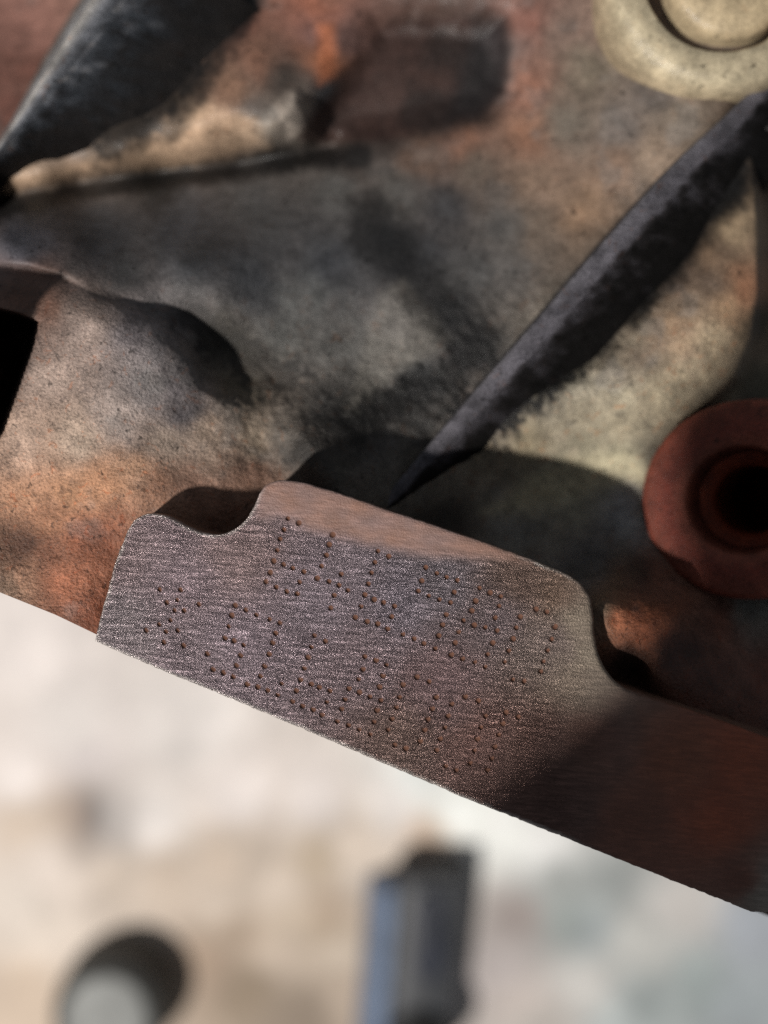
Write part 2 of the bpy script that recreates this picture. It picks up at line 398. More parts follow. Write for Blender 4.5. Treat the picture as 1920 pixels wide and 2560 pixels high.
# stains and paint on the casting, with some shade put into the colours, as seen by the eye: (pixel u, v, sRGB)
STAIN_SHADE = [
    (60, 60, (150, 105, 92)), (90, 180, (130, 84, 70)), (20, 250, (140, 92, 78)),
    (330, 340, (200, 170, 142)), (450, 290, (198, 166, 136)), (560, 230, (150, 112, 88)), (100, 440, (168, 144, 122)), (640, 150, (152, 108, 86)), (600, 50, (140, 92, 74)),
    (800, 60, (140, 100, 92)), (810, 150, (176, 112, 78)), (800, 20, (176, 108, 80)), (700, 200, (84, 76, 70)), (640, 280, (88, 80, 76)), (740, 290, (190, 176, 162)), (680, 310, (182, 168, 152)), (805, 250, (60, 66, 72)),
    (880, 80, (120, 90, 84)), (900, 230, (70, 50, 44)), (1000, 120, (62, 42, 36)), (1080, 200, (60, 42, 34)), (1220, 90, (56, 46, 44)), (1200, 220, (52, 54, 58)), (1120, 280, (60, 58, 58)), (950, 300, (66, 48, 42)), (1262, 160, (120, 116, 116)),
    (1320, 60, (150, 102, 88)), (1310, 200, (166, 112, 88)), (1420, 80, (136, 112, 100)), (1480, 180, (126, 114, 98)), (1330, 330, (158, 112, 86)), (1160, 360, (150, 104, 80)), (1420, 300, (128, 118, 106)), (1560, 320, (126, 116, 110)), (1640, 240, (110, 102, 98)), (1700, 290, (150, 134, 118)), (1540, 430, (146, 118, 98)), (1450, 520, (152, 120, 92)), (1350, 470, (138, 112, 92)), (1200, 430, (110, 96, 84)), (1060, 400, (116, 90, 74)), (1640, 400, (170, 146, 124)),
    (80, 520, (57, 55, 55)), (400, 450, (53, 52, 50)), (700, 400, (51, 46, 43)), (880, 385, (66, 56, 50)),
    (60, 610, (113, 112, 122)), (250, 590, (95, 95, 98)), (450, 560, (88, 89, 94)), (650, 520, (93, 91, 89)), (850, 470, (106, 103, 98)), (1000, 480, (101, 96, 90)), (1120, 520, (74, 73, 75)), (980, 600, (54, 55, 58)), (1080, 640, (70, 70, 73)), (1250, 560, (94, 91, 88)), (1330, 560, (123, 105, 89)), (1180, 690, (95, 93, 91)), (1280, 660, (101, 96, 92)),
    (300, 680, (88, 86, 85)), (500, 660, (83, 83, 85)), (640, 700, (82, 83, 86)), (760, 740, (108, 108, 103)), (820, 670, (75, 77, 82)), (700, 830, (93, 92, 88)), (860, 860, (98, 96, 92)), (980, 780, (118, 113, 111)), (960, 900, (113, 110, 106)), (1000, 680, (49, 49, 53)), (1130, 780, (45, 46, 49)), (1180, 880, (39, 39, 44)), (1060, 930, (66, 67, 68)),  # darkest points are the shadow left of the rib, put into the colour
    # left lobe
    (60, 720, (116, 78, 60)), (120, 760, (120, 84, 66)), (30, 900, (60, 40, 34)),
    (200, 760, (150, 128, 116)), (130, 950, (176, 152, 138)), (230, 830, (168, 146, 134)), (320, 850, (136, 126, 128)), (400, 880, (140, 132, 132)), (360, 960, (150, 140, 138)), (440, 960, (122, 114, 116)), (470, 1030, (112, 106, 110)), (60, 1100, (186, 156, 136)), (200, 1100, (184, 160, 140)), (300, 1050, (164, 148, 140)), (430, 1110, (166, 146, 130)), (520, 1080, (170, 146, 126)), (560, 860, (84, 78, 66)), (600, 960, (110, 100, 84)), (640, 1080, (146, 128, 108)), (720, 1060, (104, 96, 88)), (760, 1120, (70, 66, 62)),
    (60, 1230, (186, 136, 102)), (180, 1230, (194, 140, 100)), (260, 1210, (198, 142, 102)), (330, 1180, (184, 140, 108)), (120, 1300, (176, 122, 88)), (60, 1365, (86, 58, 46)), (130, 1375, (128, 82, 60)), (210, 1340, (166, 98, 66)), (260, 1350, (156, 92, 62)), (170, 1450, (178, 108, 74)), (60, 1440, (168, 122, 94)), (220, 1530, (168, 100, 70)), (20, 1460, (156, 126, 104)), (400, 1220, (150, 106, 80)), (500, 1240, (134, 94, 74)), (560, 1290, (120, 84, 66)), (620, 1200, (140, 104, 84)),
    # valley and dark pocket, pocket lightened to make up for little ambient light
    (830, 1020, (60, 58, 56)), (900, 1000, (70, 68, 64)), (940, 1120, (84, 80, 78)), (860, 1180, (84, 80, 74)), (960, 1200, (90, 86, 80)), (1060, 1060, (74, 72, 70)),
    (1080, 1180, (112, 104, 92)), (1200, 1120, (132, 120, 100)), (1320, 1120, (150, 136, 108)), (1480, 1110, (150, 142, 118)), (1460, 1040, (158, 146, 122)), (1560, 1050, (160, 148, 122)), (1400, 1220, (140, 138, 120)), (1550, 1150, (170, 164, 138)), (1560, 1300, (138, 140, 146)), (1300, 1320, (122, 120, 116)), (1450, 1400, (92, 92, 96)), (1600, 1440, (60, 48, 44)), (1100, 1290, (50, 46, 42)), (1640, 1180, (70, 64, 54)),
    # tan flank right of the rib
    (1180, 1060, (85, 74, 74)), (1260, 980, (92, 84, 81)), (1330, 900, (87, 82, 77)), (1340, 1000, (142, 134, 118)), (1450, 960, (165, 156, 136)), (1560, 980, (172, 161, 135)), (1660, 1000, (174, 159, 130)), (1720, 920, (183, 166, 134)), (1480, 850, (133, 125, 112)), (1580, 840, (144, 131, 111)), (1680, 820, (167, 136, 106)), (1780, 850, (182, 161, 129)), (1820, 760, (181, 147, 111)), (1860, 720, (183, 126, 89)), (1700, 700, (141, 118, 101)), (1780, 640, (162, 131, 103)), (1840, 560, (180, 154, 120)), (1600, 720, (112, 104, 94)), (1690, 600, (99, 86, 73)), (1760, 500, (132, 111, 88)), (1480, 740, (64, 61, 57)), (1580, 640, (44, 43, 43)), (1660, 540, (41, 41, 43)), (1820, 470, (61, 52, 42)),
    (1600, 900, (120, 104, 88)), (1560, 930, (150, 136, 116)), (1640, 860, (130, 108, 88)), (1400, 940, (132, 122, 106)), (1740, 760, (138, 116, 94)), (1770, 700, (100, 84, 72)), (1810, 620, (112, 92, 74)), (1690, 880, (170, 142, 112)),
    (1910, 300, (60, 40, 28)), (1915, 800, (70, 62, 44)), (1900, 980, (86, 80, 62)), (2100, 600, (70, 56, 44)),
    # notch right of the stamped pad and the flange root
    (1560, 1560, (170, 96, 56)), (1620, 1555, (166, 90, 52)), (1520, 1540, (120, 104, 84)), (1660, 1450, (120, 78, 62)), (1700, 1620, (70, 42, 34)), (1580, 1650, (48, 34, 30)), (1800, 1560, (120, 72, 54)), (1880, 1510, (120, 122, 116)), (1780, 1700, (90, 52, 40)), (1920, 1700, (110, 62, 46)),
    (600, 1500, (120, 84, 66)), (1000, 1600, (120, 84, 66)), (1500, 2000, (100, 64, 50)),
]

def stain_shade_color(u, v):
    du = 70 * fbm(u, v, 110, 4, 41); dv = 70 * fbm(u, v, 110, 4, 51)
    c = shepard(u + du, v + dv, STAIN_SHADE)
    k = 1 + (0.3 + 0.3 * smooth(600, 900, v))[..., None] * fbm(u, v, 60, 5, 61)[..., None]
    # rust blooms and grey dust in small patches
    r = smooth(0.14, 0.28, fbm(u, v, 75, 5, 71))[..., None] * 0.16
    g = smooth(0.12, 0.24, fbm(u, v, 95, 5, 81))[..., None] * 0.28
    c = c * k
    lum = c.mean(-1, keepdims=True)
    c = c * (1 - r) + lum * np.array([1.35, 0.9, 0.68]) * r
    c = c * (1 - g) + lum * np.array([1.04, 1.0, 0.96]) * 1.12 * g
    far = smooth(900, 700, v)[..., None]
    c = c * (1 - 0.2 * far)  # light fading over the far part, darkened into the colour
    grey = c.mean(-1, keepdims=True)
    ctr = np.exp(-(((u - 700) / 520) ** 2 + ((v - 640) / 190) ** 2))[..., None]     # bare grey iron in the middle, less rust
    c = grey + (c - grey) * (0.86 - 0.4 * ctr)
    c = c * (1 - ctr * np.array([0.14, 0.12, 0.07]))
    wob = 26 * fbm(u, v, 60, 4, 211)
    for poly_, colr, soft, st in POLYSTAIN_LIGHT:
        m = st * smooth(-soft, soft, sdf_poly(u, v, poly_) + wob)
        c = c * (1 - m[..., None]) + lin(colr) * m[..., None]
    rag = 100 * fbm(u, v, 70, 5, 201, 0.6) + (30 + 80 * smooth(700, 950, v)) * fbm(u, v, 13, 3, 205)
    for line, hw, st in GRIME_SHADE:
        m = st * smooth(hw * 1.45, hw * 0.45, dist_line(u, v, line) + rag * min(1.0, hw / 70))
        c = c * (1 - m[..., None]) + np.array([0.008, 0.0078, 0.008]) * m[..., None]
    return np.clip(c, 0.004, 0.8)

ALB = 0.92
nu, nv = 420, 400
us = np.linspace(-260, 2180, nu)
tt = np.linspace(0, 1, nv)
U = np.repeat(us[None, :], nv, 0)
V = -260 + (edge_v(us)[None, :] + 260) * tt[:, None]
Z = cast_depth(U, V) * 1e-3
# keep the casting under the flange slab and a whisker behind its lower edge
casting = mesh_obj('casting_wall', Parr(U, V, Z).reshape(-1, 3), grid_faces(nu, nv), M_CAST, block, True, stain_shade_color(U, V).reshape(-1, 3) * ALB)

crust = 0.3 + 0.7 * smooth(620, 920, V)
ca = casting.data.color_attributes['Col']
buf = np.zeros(nu * nv * 4, np.float32); ca.data.foreach_get('color', buf)
buf = buf.reshape(-1, 4); buf[:, 3] = crust.ravel(); ca.data.foreach_set('color', buf.ravel())
# skirt: the block continues down to the floor behind its edges
ring = [(i, nv - 1) for i in range(nu)] + [(nu - 1, j) for j in range(nv - 2, -1, -1)] + [(i, 0) for i in range(nu - 2, -1, -1)] + [(0, j) for j in range(1, nv - 1)]
ring = ring[::4]
top = [Parr(U[j, i], V[j, i], Z[j, i]) for i, j in ring]
cx = np.mean([t[0] for t in top]); cy = np.mean([t[1] for t in top])
sv = []
for t in top: sv.append((t[0], t[1], t[2] - 0.0004))
for t in top: sv.append((cx + (t[0] - cx) * 0.985, cy + (t[1] - cy) * 0.985, -0.16))
for t in top: sv.append((cx + (t[0] - cx) * 0.985, cy + (t[1] - cy) * 0.985, FLOOR_Z + 0.002))
n = len(top)
sf = [(i + k * n, (i + 1) % n + k * n, (i + 1) % n + (k + 1) * n, i + (k + 1) * n) for k in range(2) for i in range(n)]
mesh_obj('block_side', sv, sf, M_BODY, block, False)

# ---------------------------------------------------------------- machined flange with the stamped pad
TOP_EDGE = [(237, 1603), (262, 1503), (290, 1403), (316, 1335), (334, 1303), (358, 1288), (388, 1284), (420, 1292), (450, 1307), (480, 1322), (512, 1333), (546, 1336), (580, 1327), (606, 1308), (626, 1283), (640, 1255), (651, 1231), (668, 1211), (692, 1202), (725, 1201), (760, 1207), (800, 1218), (900, 1250), (1000, 1285), (1100, 1318), (1200, 1352), (1300, 1388), (1380, 1420), (1428, 1442), (1458, 1466), (1476, 1496), (1483, 1532), (1485, 1572), (1490, 1612), (1501, 1648), (1520, 1682), (1546, 1709), (1582, 1730), (1640, 1750), (1750, 1786), (1920, 1846), (2170, 1935)]
BOT_EDGE = [(2170, 2300), (1925, 2281), (1877, 2279), (1157, 1993), (949, 1904), (648, 1776), (420, 1682)]
top_c = catmull(TOP_EDGE, 5)
loop = resample(top_c + BOT_EDGE, 7, True)
loop = np.array(loop)
# gritty broken edge
sgn0 = 1 if np.sum(loop[:, 0] * np.roll(loop[:, 1], -1) - np.roll(loop[:, 0], -1) * loop[:, 1]) > 0 else -1
nrm = np.roll(loop, -1, 0) - np.roll(loop, 1, 0)
nrm = np.stack([-nrm[:, 1], nrm[:, 0]], -1) / (np.linalg.norm(nrm, axis=1, keepdims=True) + 1e-9)
loop = loop + nrm * (3.4 * fbm(loop[:, 0], loop[:, 1], 16, 3, 91) + 1.2 * fbm(loop[:, 0], loop[:, 1], 6, 2, 92))[:, None]
low = loop[:, 1] > 1600 + (loop[:, 0] - 240) * 0.38
loop = loop + nrm * (np.where(low, 1, 0) * sgn0 * 9 * np.clip(fbm(loop[:, 0], loop[:, 1], 11, 2, 95) - 0.12, 0, 1))[:, None]
poly = [tuple(p) for p in loop]

c1 = [(200, 1150)]
def cr(ox, oy, pts): return [(ox + a / 2.07375, oy + b / 2.07375) for a, b in pts]
DOTS = cr(200, 1150, [
    # upper row: first and second figure
    (1080, 305), (1135, 328), (1058, 362), (1040, 410), (1025, 468), (1007, 525), (987, 582), (967, 632), (1018, 657), (1072, 682), (1125, 695), (1055, 542), (1105, 562), (1162, 578), (1140, 632),
    (1310, 388), (1292, 440), (1280, 495), (1252, 550), (1232, 612), (1292, 630), (1342, 648), (1390, 675), (1355, 590), (1318, 702), (1298, 768),
    # lower row: star, 5, 1, 6
    (415, 670), (525, 672), (507, 725), (450, 738), (490, 780), (540, 780), (470, 830), (410, 850), (447, 888), (510, 882), (345, 880), (435, 945), (540, 960), (620, 748), (663, 1005),
    (808, 752), (862, 778), (917, 800), (790, 805), (772, 860), (752, 920), (800, 937), (850, 957), (832, 1013), (815, 1065), (797, 1122), (745, 1103), (693, 1085),
    (985, 825), (1035, 843), (1015, 897), (1000, 948), (980, 1005), (957, 1067), (938, 1120), (870, 1162), (925, 1178), (975, 1195), (1027, 1218), (1048, 1160),
    (1218, 910), (1275, 938), (1200, 970), (1185, 1023), (1165, 1080), (1143, 1137), (1200, 1162), (1243, 1180), (1297, 1197), (1278, 1255), (1258, 1318), (1122, 1197), (1103, 1253), (1155, 1272), (1208, 1293),
]) + cr(800, 1250, [
    # upper row: 6, 9, 8, 0
    (302, 265), (358, 290), (285, 322), (268, 378), (250, 432), (232, 490), (212, 550), (185, 608), (282, 518), (332, 532), (388, 550), (370, 605), (243, 628), (298, 642), (352, 668),
    (550, 350), (605, 378), (655, 400), (712, 415), (530, 418), (508, 470), (695, 478), (565, 495), (620, 515), (675, 532), (655, 592), (635, 648), (618, 705), (597, 768), (540, 742), (487, 718), (430, 695),
    (828, 458), (880, 480), (937, 498), (808, 522), (786, 575), (745, 625), (720, 683), (702, 740), (683, 800), (740, 822), (803, 838), (857, 862), (800, 648), (857, 662), (918, 678), (930, 548), (910, 610), (895, 740), (870, 800),
    (1120, 565), (1178, 580), (1220, 657), (1037, 605), (1017, 660), (1000, 720), (978, 780), (957, 838), (1000, 930), (1058, 937), (1200, 720), (1178, 780), (1158, 835), (1143, 890),
    # lower row: 8, 0, 0, 1
    (235, 812), (293, 832), (347, 853), (222, 875), (328, 910), (200, 930), (308, 967), (152, 975), (205, 997), (257, 1017), (317, 1038), (130, 1033), (298, 1090), (112, 1085), (280, 1150), (92, 1147), (148, 1167), (205, 1187), (260, 1212),
    (505, 918), (568, 940), (432, 958), (412, 1020), (395, 1076), (375, 1132), (353, 1190), (390, 1272), (445, 1288), (605, 1020), (582, 1080), (562, 1135), (545, 1190), (520, 1250),
    (683, 1055), (665, 1120), (648, 1180), (625, 1238), (607, 1298), (755, 1020), (820, 1042), (858, 1120), (835, 1180), (818, 1240), (800, 1298), (780, 1362), (650, 1380), (705, 1400),
    (965, 1100), (948, 1158), (925, 1214), (908, 1277), (890, 1338), (870, 1400), (1030, 1126),
])
DOTS = [(u + random.uniform(-1, 1), v + random.uniform(-1, 1)) for u, v in DOTS]
DOT_R = [random.uniform(6.4, 8.6) for _ in DOTS]

pts2 = [Vector(p) for p in poly]
kinds = []
nb_ = len(pts2)
# inner loops for the rounded arris
for off in (2.5, 6.0, 11.0):
    q = loop.copy()
    area = 0.5 * np.sum(loop[:, 0] * np.roll(loop[:, 1], -1) - np.roll(loop[:, 0], -1) * loop[:, 1])
    sgn = 1 if area > 0 else -1
    q = loop + sgn * nrm * off
    sd = sdf_poly(q[:, 0], q[:, 1], poly)
    for p, s in zip(q, sd):
        if s > off * 0.82: pts2.append(Vector(p))
# dimples
dpts = np.array(DOTS)
for (u, v), r in zip(DOTS, DOT_R):
    pts2.append(Vector((u, v)))
    for f, k in ((0.4, 6), (0.78, 9), (1.0, 11), (1.3, 11), (1.8, 9)):
        for a in range(k):
            t = 2 * math.pi * (a + 0.5 * f) / k
            pts2.append(Vector((u + r * f * math.cos(t), v + r * f * math.sin(t))))
gu, gv = np.meshgrid(np.arange(240, 2170, 8.0), np.arange(1205, 2300, 8.0))
gu = gu + rng.uniform(-2, 2, gu.shape); gv = gv + rng.uniform(-2, 2, gv.shape)
gu = gu.ravel(); gv = gv.ravel()
keep = sdf_poly(gu, gv, poly) > 20
gu, gv = gu[keep], gv[keep]
dm = np.full(gu.shape, 1e9)
for u, v in DOTS: dm = np.minimum(dm, np.hypot(gu - u, gv - v))
keep = dm > 15
pts2 += [Vector(p) for p in zip(gu[keep], gv[keep])]
edges = [(i, (i + 1) % nb_) for i in range(nb_)]
cv, ce, cf, *_ = delaunay_2d_cdt(pts2, edges, [], 1, 0.02)
cv = np.array([tuple(p) for p in cv])
fu, fv = cv[:, 0], cv[:, 1]
sdb = np.clip(sdf_poly(fu, fv, poly), 0, None)
zf = np.zeros(len(cv))
ROUND = 10.0
tt_ = np.clip(1 - sdb / ROUND, 0, 1)
round_mm = 0.22 + 0.9 * smooth(1440, 1500, fu) * smooth(1800, 1650, fv)
zf -= round_mm * (1 - np.sqrt(np.clip(1 - tt_ ** 2, 0, 1)))
zf += 0.10 * fbm(fu, fv, 150, 3, 101) + 0.10 * fbm(fu * 0.5, fv, 26, 4, 103)
for (u, v), r in zip(DOTS, DOT_R):
    d = np.hypot(fu - u, fv - v) / r
    zf -= 0.30 * np.clip(1 - d * d, 0, 1) ** 0.8
    zf += 0.10 * np.exp(-((d - 1.3) / 0.25) ** 2)
zf *= 1e-3

# colours of the flange face: RGB + alpha (bare metal share)
PADC = [
    (300, 1400, (145, 127, 129)), (450, 1450, (147, 130, 135)), (300, 1560, (150, 138, 141)), (600, 1400, (145, 125, 125)), (600, 1600, (145, 130, 137)), (500, 1660, (145, 130, 135)),
    (800, 1500, (138, 125, 132)), (900, 1650, (133, 117, 121)), (1000, 1500, (131, 121, 129)), (1100, 1450, (121, 112, 117)), (1100, 1700, (124, 103, 104)), (1250, 1550, (124, 110, 112)), (1300, 1450, (112, 93, 85)), (1000, 1850, (119, 99, 93)), (1200, 1850, (112, 87, 82)),
    (1380, 1600, (128, 113, 108)), (1450, 1550, (133, 120, 106)), (1475, 1640, (135, 123, 109)), (1380, 1480, (116, 96, 84)), (1460, 1690, (129, 115, 103)),
    (1350, 1850, (100, 77, 71)), (1500, 1850, (108, 76, 66)), (1700, 1900, (129, 77, 56)), (1850, 1900, (145, 76, 51)), (1800, 2050, (145, 76, 51)), (1600, 2050, (114, 72, 57)), (1850, 2200, (108, 65, 51)), (1400, 2020, (100, 76, 70)), (1910, 2230, (135, 127, 118)), (2100, 2100, (126, 72, 52)),
]
RUSTBAND = [(640, 1262), (655, 1200), (730, 1185), (900, 1235), (1100, 1305), (1300, 1375), (1330, 1400), (1245, 1392), (1140, 1396), (1030, 1388), (930, 1366), (850, 1345), (770, 1322), (700, 1290), (652, 1292)]
du = 26 * fbm(fu, fv, 60, 4, 111)
pc = shepard(fu + 2 * du, fv + du, PADC)
rb = smooth(-22, 26, sdf_poly(fu + du * 0.5, fv + 0.7 * du, RUSTBAND))
rbk = (rb * np.clip(0.85 + 0.7 * fbm(fu, fv, 45, 4, 119), 0, 1))[:, None]
pc = pc * (1 - rbk) + lin((136, 102, 88)) * rbk
pc = pc * (1 + 0.25 * fbm(fu, fv, 40, 4, 113))[:, None]
bare = (1 - rb) * smooth(1600, 1330, fu + 3 * du) * (0.9 + 0.2 * fbm(fu, fv, 90, 3, 115))
wear = smooth(9, 2, sdb + 8 * fbm(fu, fv, 20, 3, 117)) * smooth(1500, 1350, fu) * (1 - rb)
pc = pc * (1 - 0.5 * wear[:, None]) + lin((216, 210, 204)) * 0.5 * wear[:, None]
bare = np.clip(bare, 0, 1)
# the root of the flange: walls down into the casting
fverts = Parr(fu, fv, zf)
wall_top = list(range(nb_))
# the cdt may merge boundary points; map each loop point to its nearest output vertex
tree_idx = []
for p in poly:
    tree_idx.append(int(np.argmin((fu - p[0]) ** 2 + (fv - p[1]) ** 2)))
lowv = []; lowc = []
for depth, grow in ((0.0022, 0.6), (0.009, 2.0), (0.02, 2.0)):
    for k, i in enumerate(tree_idx):
        x, y, z = fverts[i]
        o = nrm[k] * (-sgn) * grow * PX
        lowv.append((x + o[0] * (0 if False else 1) * 0.3, y - o[1] * 0.3, z - depth)); lowc.append(lin((116, 84, 68)))
allv = np.vstack([fverts, np.array(lowv)])
allc = np.vstack([pc, np.array(lowc)])
alla = np.concatenate([bare, np.zeros(len(lowv))])
faces = [tuple(f) for f in cf]
base0 = len(fverts)
for k in range(3):
    for i in range(nb_):
        j = (i + 1) % nb_
        a = tree_idx[i] if k == 0 else base0 + (k - 1) * nb_ + i
        b = tree_idx[j] if k == 0 else base0 + (k - 1) * nb_ + j
        c = base0 + k * nb_ + j; d = base0 + k * nb_ + i
        if a != b: faces.append((a, b, c, d))
flange = mesh_obj('stamped_flange', allv, faces, M_PAD, block, True, allc * ALB)
ca = flange.data.color_attributes['Col']
buf = np.zeros(len(allv) * 4, np.float32); ca.data.foreach_get('color', buf)
buf = buf.reshape(-1, 4); buf[:, 3] = alla; ca.data.foreach_set('color', buf.ravel())
bmx = bmesh.new(); bmx.from_mesh(flange.data)
bmesh.ops.recalc_face_normals(bmx, faces=bmx.faces[:])
bmx.to_mesh(flange.data); bmx.free()
if sum(p.normal.z for p in flange.data.polygons[:2000]) < 0: flange.data.flip_normals()
flange['label'] = 'machined strip with two rows of dot-stamped figures'

# each struck dot is a little rusty bowl set in its crater
bv = [(0, 0, -0.25)]
for f in (0.45, 0.85):
    for a in range(10):
        t = 2 * math.pi * a / 10
        bv.append((f * math.cos(t), f * math.sin(t), -0.25 * (1 - f * f) ** 0.8))
bf = [(0, 1 + a, 1 + (a + 1) % 10) for a in range(10)] + [(1 + a, 11 + a, 11 + (a + 1) % 10, 1 + (a + 1) % 10) for a in range(10)]
dot_me = None
for (u, v), r in zip(DOTS, DOT_R):
    if dot_me is None:
        o = mesh_obj('stamped_dot', [(x, y, z) for x, y, z in bv], bf, M_DOT, flange)
        dot_me = o.data
    else:
        o = bpy.data.objects.new('stamped_dot', dot_me); COL.objects.link(o); o.parent = flange
    i = int(np.argmin((fu - u) ** 2 + (fv - v) ** 2))
    zc = zf[i] + 0.315e-3
    x, y, _ = P(u, v, 0)
    o.location = (x, y, zc - 0.00002)
    o.scale = (r * PX, r * PX, 1e-3)

# ---------------------------------------------------------------- ribs
def rib(name, path, prof, cols, seg=8, seed=0):
    """path: (u, v, z_mm, width_scale); prof: (offset px to the right of travel, dz mm); cols: per profile point"""
    cp = catmull(path, seg)
    verts = []; colr = []
    m_ = len(prof)
    for k, (u, v, z, ws) in enumerate(cp):
        a = np.array(cp[max(k - 1, 0)][:2]); b = np.array(cp[min(k + 1, len(cp) - 1)][:2])
        t = (b - a) / np.linalg.norm(b - a); rgt = np.array([-t[1], t[0]])
        for q, (off, dz) in enumerate(prof):
            uu, vv = np.array([u, v]) + rgt * off * ws
            n1 = float(fbm(np.array(uu), np.array(vv), 70, 3, 121 + seed)); n2 = float(fbm(np.array(uu), np.array(vv), 18, 3, 131 + seed))
            verts.append(P(uu, vv, (z + dz + (0.35 * n1 + 0.15 * n2) * (1 if off < 52 else 2.4)) * 1e-3))
            kk = 1 + 0.9 * n1 + 0.8 * n2
            qq = np.clip(q + 12 * n1 + 12 * n2, 0, m_ - 1) if off > 44 else q
            qa = int(qq); qb = min(qa + 1, m_ - 1)
            c0 = lin(cols[qa]) * (1 - (qq - qa)) + lin(cols[qb]) * (qq - qa)
            colr.append(np.clip(c0 * kk, 0.003, 0.8))
    return mesh_obj(name, verts, grid_faces(m_, len(cp)), M_SOOT_SHADE, block, True, np.array(colr) * ALB)

def dense(prof, cols, sub=4):
    P2 = []; C2 = []
    for i in range(len(prof) - 1):
        for j in range(sub):
            t = j / sub
            P2.append((prof[i][0] * (1 - t) + prof[i + 1][0] * t, prof[i][1] * (1 - t) + prof[i + 1][1] * t))
            C2.append(tuple(np.array(cols[i]) * (1 - t) + np.array(cols[i + 1]) * t))
    P2.append(prof[-1]); C2.append(cols[-1])
    return P2, C2

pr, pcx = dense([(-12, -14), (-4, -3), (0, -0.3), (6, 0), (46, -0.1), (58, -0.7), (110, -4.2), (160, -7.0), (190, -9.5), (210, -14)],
                [(60, 58, 58), (84, 82, 84), (96, 94, 98), (92, 90, 96), (84, 82, 88), (40, 38, 40), (15, 14, 14), (13, 12, 12), (15, 14, 14), (24, 22, 20)])  # right face black: soot and the steep side's shade in one colour
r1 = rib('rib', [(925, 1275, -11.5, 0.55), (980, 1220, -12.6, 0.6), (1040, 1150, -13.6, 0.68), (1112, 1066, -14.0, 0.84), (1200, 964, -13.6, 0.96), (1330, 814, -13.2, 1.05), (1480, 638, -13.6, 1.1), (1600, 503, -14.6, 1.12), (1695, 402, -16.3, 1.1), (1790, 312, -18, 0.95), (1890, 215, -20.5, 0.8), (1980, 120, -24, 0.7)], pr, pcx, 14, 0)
r1['label'] = 'straight rib running up to the right, soot and shade in its dark side'
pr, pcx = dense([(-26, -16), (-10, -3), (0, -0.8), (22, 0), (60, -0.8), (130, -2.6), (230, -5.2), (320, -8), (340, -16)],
                [(96, 88, 82), (130, 130, 132), (168, 164, 160), (110, 112, 118), (48, 52, 58), (28, 28, 30), (24, 22, 22), (26, 24, 24), (26, 24, 24)])  # left edge highlight and right face shade put into the colours
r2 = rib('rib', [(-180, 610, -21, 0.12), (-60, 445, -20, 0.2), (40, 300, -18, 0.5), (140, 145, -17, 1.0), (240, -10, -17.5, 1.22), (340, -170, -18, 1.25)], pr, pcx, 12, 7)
r2['label'] = 'thick rib in the far corner, soot and shade in its dark side'

# ---------------------------------------------------------------- added unseen block that casts the shadow on the left margin
shade_outline = [(-0.0553, 0.0209), (-0.0609, 0.0008), (-0.074, -0.005), (-0.074, 0.0215)]
lv = [(x - 0.001, y, -0.02) for x, y in shade_outline] + [(x, y, 0.0115) for x, y in shade_outline] + [(x - 0.0015, y * 0.98, 0.0125) for x, y in shade_outline]
lf = [(i + k_ * 4, (i + 1) % 4 + k_ * 4, (i + 1) % 4 + (k_ + 1) * 4, i + (k_ + 1) * 4) for k_ in range(2) for i in range(4)] + [(8, 9, 10, 11)]
mesh_obj('side_shade_block', lv, lf, M_BODY, block, False)

# ---------------------------------------------------------------- bosses
def lathe(name, prof, seg, mat, parent, loc, axis, colr=None, wob=0.0, seed=0):
    verts = []; cl = []
    for q, (r, z) in enumerate(prof):
        for a in range(seg):
            t = 2 * math.pi * a / seg
            w_ = 1 + wob * float(fbm(np.array(math.cos(t) * 60 + 200), np.array(math.sin(t) * 60 + 10 * z * 1000), 40, 3, 141 + seed))
            verts.append((r * w_ * math.cos(t), r * w_ * math.sin(t), z))
            if colr: cl.append(lin(colr[q]) * (1 + 0.8 * float(fbm(np.array(r * math.cos(t) * 2e4), np.array(r * math.sin(t) * 2e4), 90, 4, 151 + seed))))
    faces = [(q * seg + a, (q + 1) * seg + a, (q + 1) * seg + (a + 1) % seg, q * seg + (a + 1) % seg) for q in range(len(prof) - 1) for a in range(seg)]
    o = mesh_obj(name, verts, faces, mat, parent, True, np.array(cl) * ALB if colr else None)
    o.location = loc
    o.rotation_mode = 'QUATERNION'
    o.rotation_quaternion = Vector((0, 0, 1)).rotation_difference(Vector(axis).normalized())
    return o

k = PX * (CAM_H + 0.012) / CAM_H
RO, RI = 256 * k, 134 * k
c0 = P(1852, 1250, -0.012)
AX = (-0.54, -0.02, 0.84)
red = (122, 64, 50)
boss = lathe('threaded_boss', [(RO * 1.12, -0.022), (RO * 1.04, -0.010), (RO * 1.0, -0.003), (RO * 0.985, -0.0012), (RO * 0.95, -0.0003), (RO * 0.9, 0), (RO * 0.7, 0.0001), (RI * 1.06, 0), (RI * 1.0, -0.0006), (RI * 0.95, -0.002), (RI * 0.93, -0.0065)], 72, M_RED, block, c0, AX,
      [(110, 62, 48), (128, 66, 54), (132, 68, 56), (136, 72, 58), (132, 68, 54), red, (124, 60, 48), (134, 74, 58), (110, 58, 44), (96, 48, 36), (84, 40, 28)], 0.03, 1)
boss['label'] = 'red-brown round boss with a bolt hole'
# bore with thread ridges, as a sub-part
prof = [(RI * 0.93, -0.0062), (RI * 0.72, -0.0072)]
z = -0.0072
for i in range(14):
    prof += [(RI * 0.66, z - 0.0005), (RI * 0.72, z - 0.001)]; z -= 0.001
prof += [(RI * 0.66, -0.05), (0.0001, -0.05)]
bore = lathe('threaded_bore', prof, 48, M_BORE, boss, (0, 0, 0), (0, 0, 1))

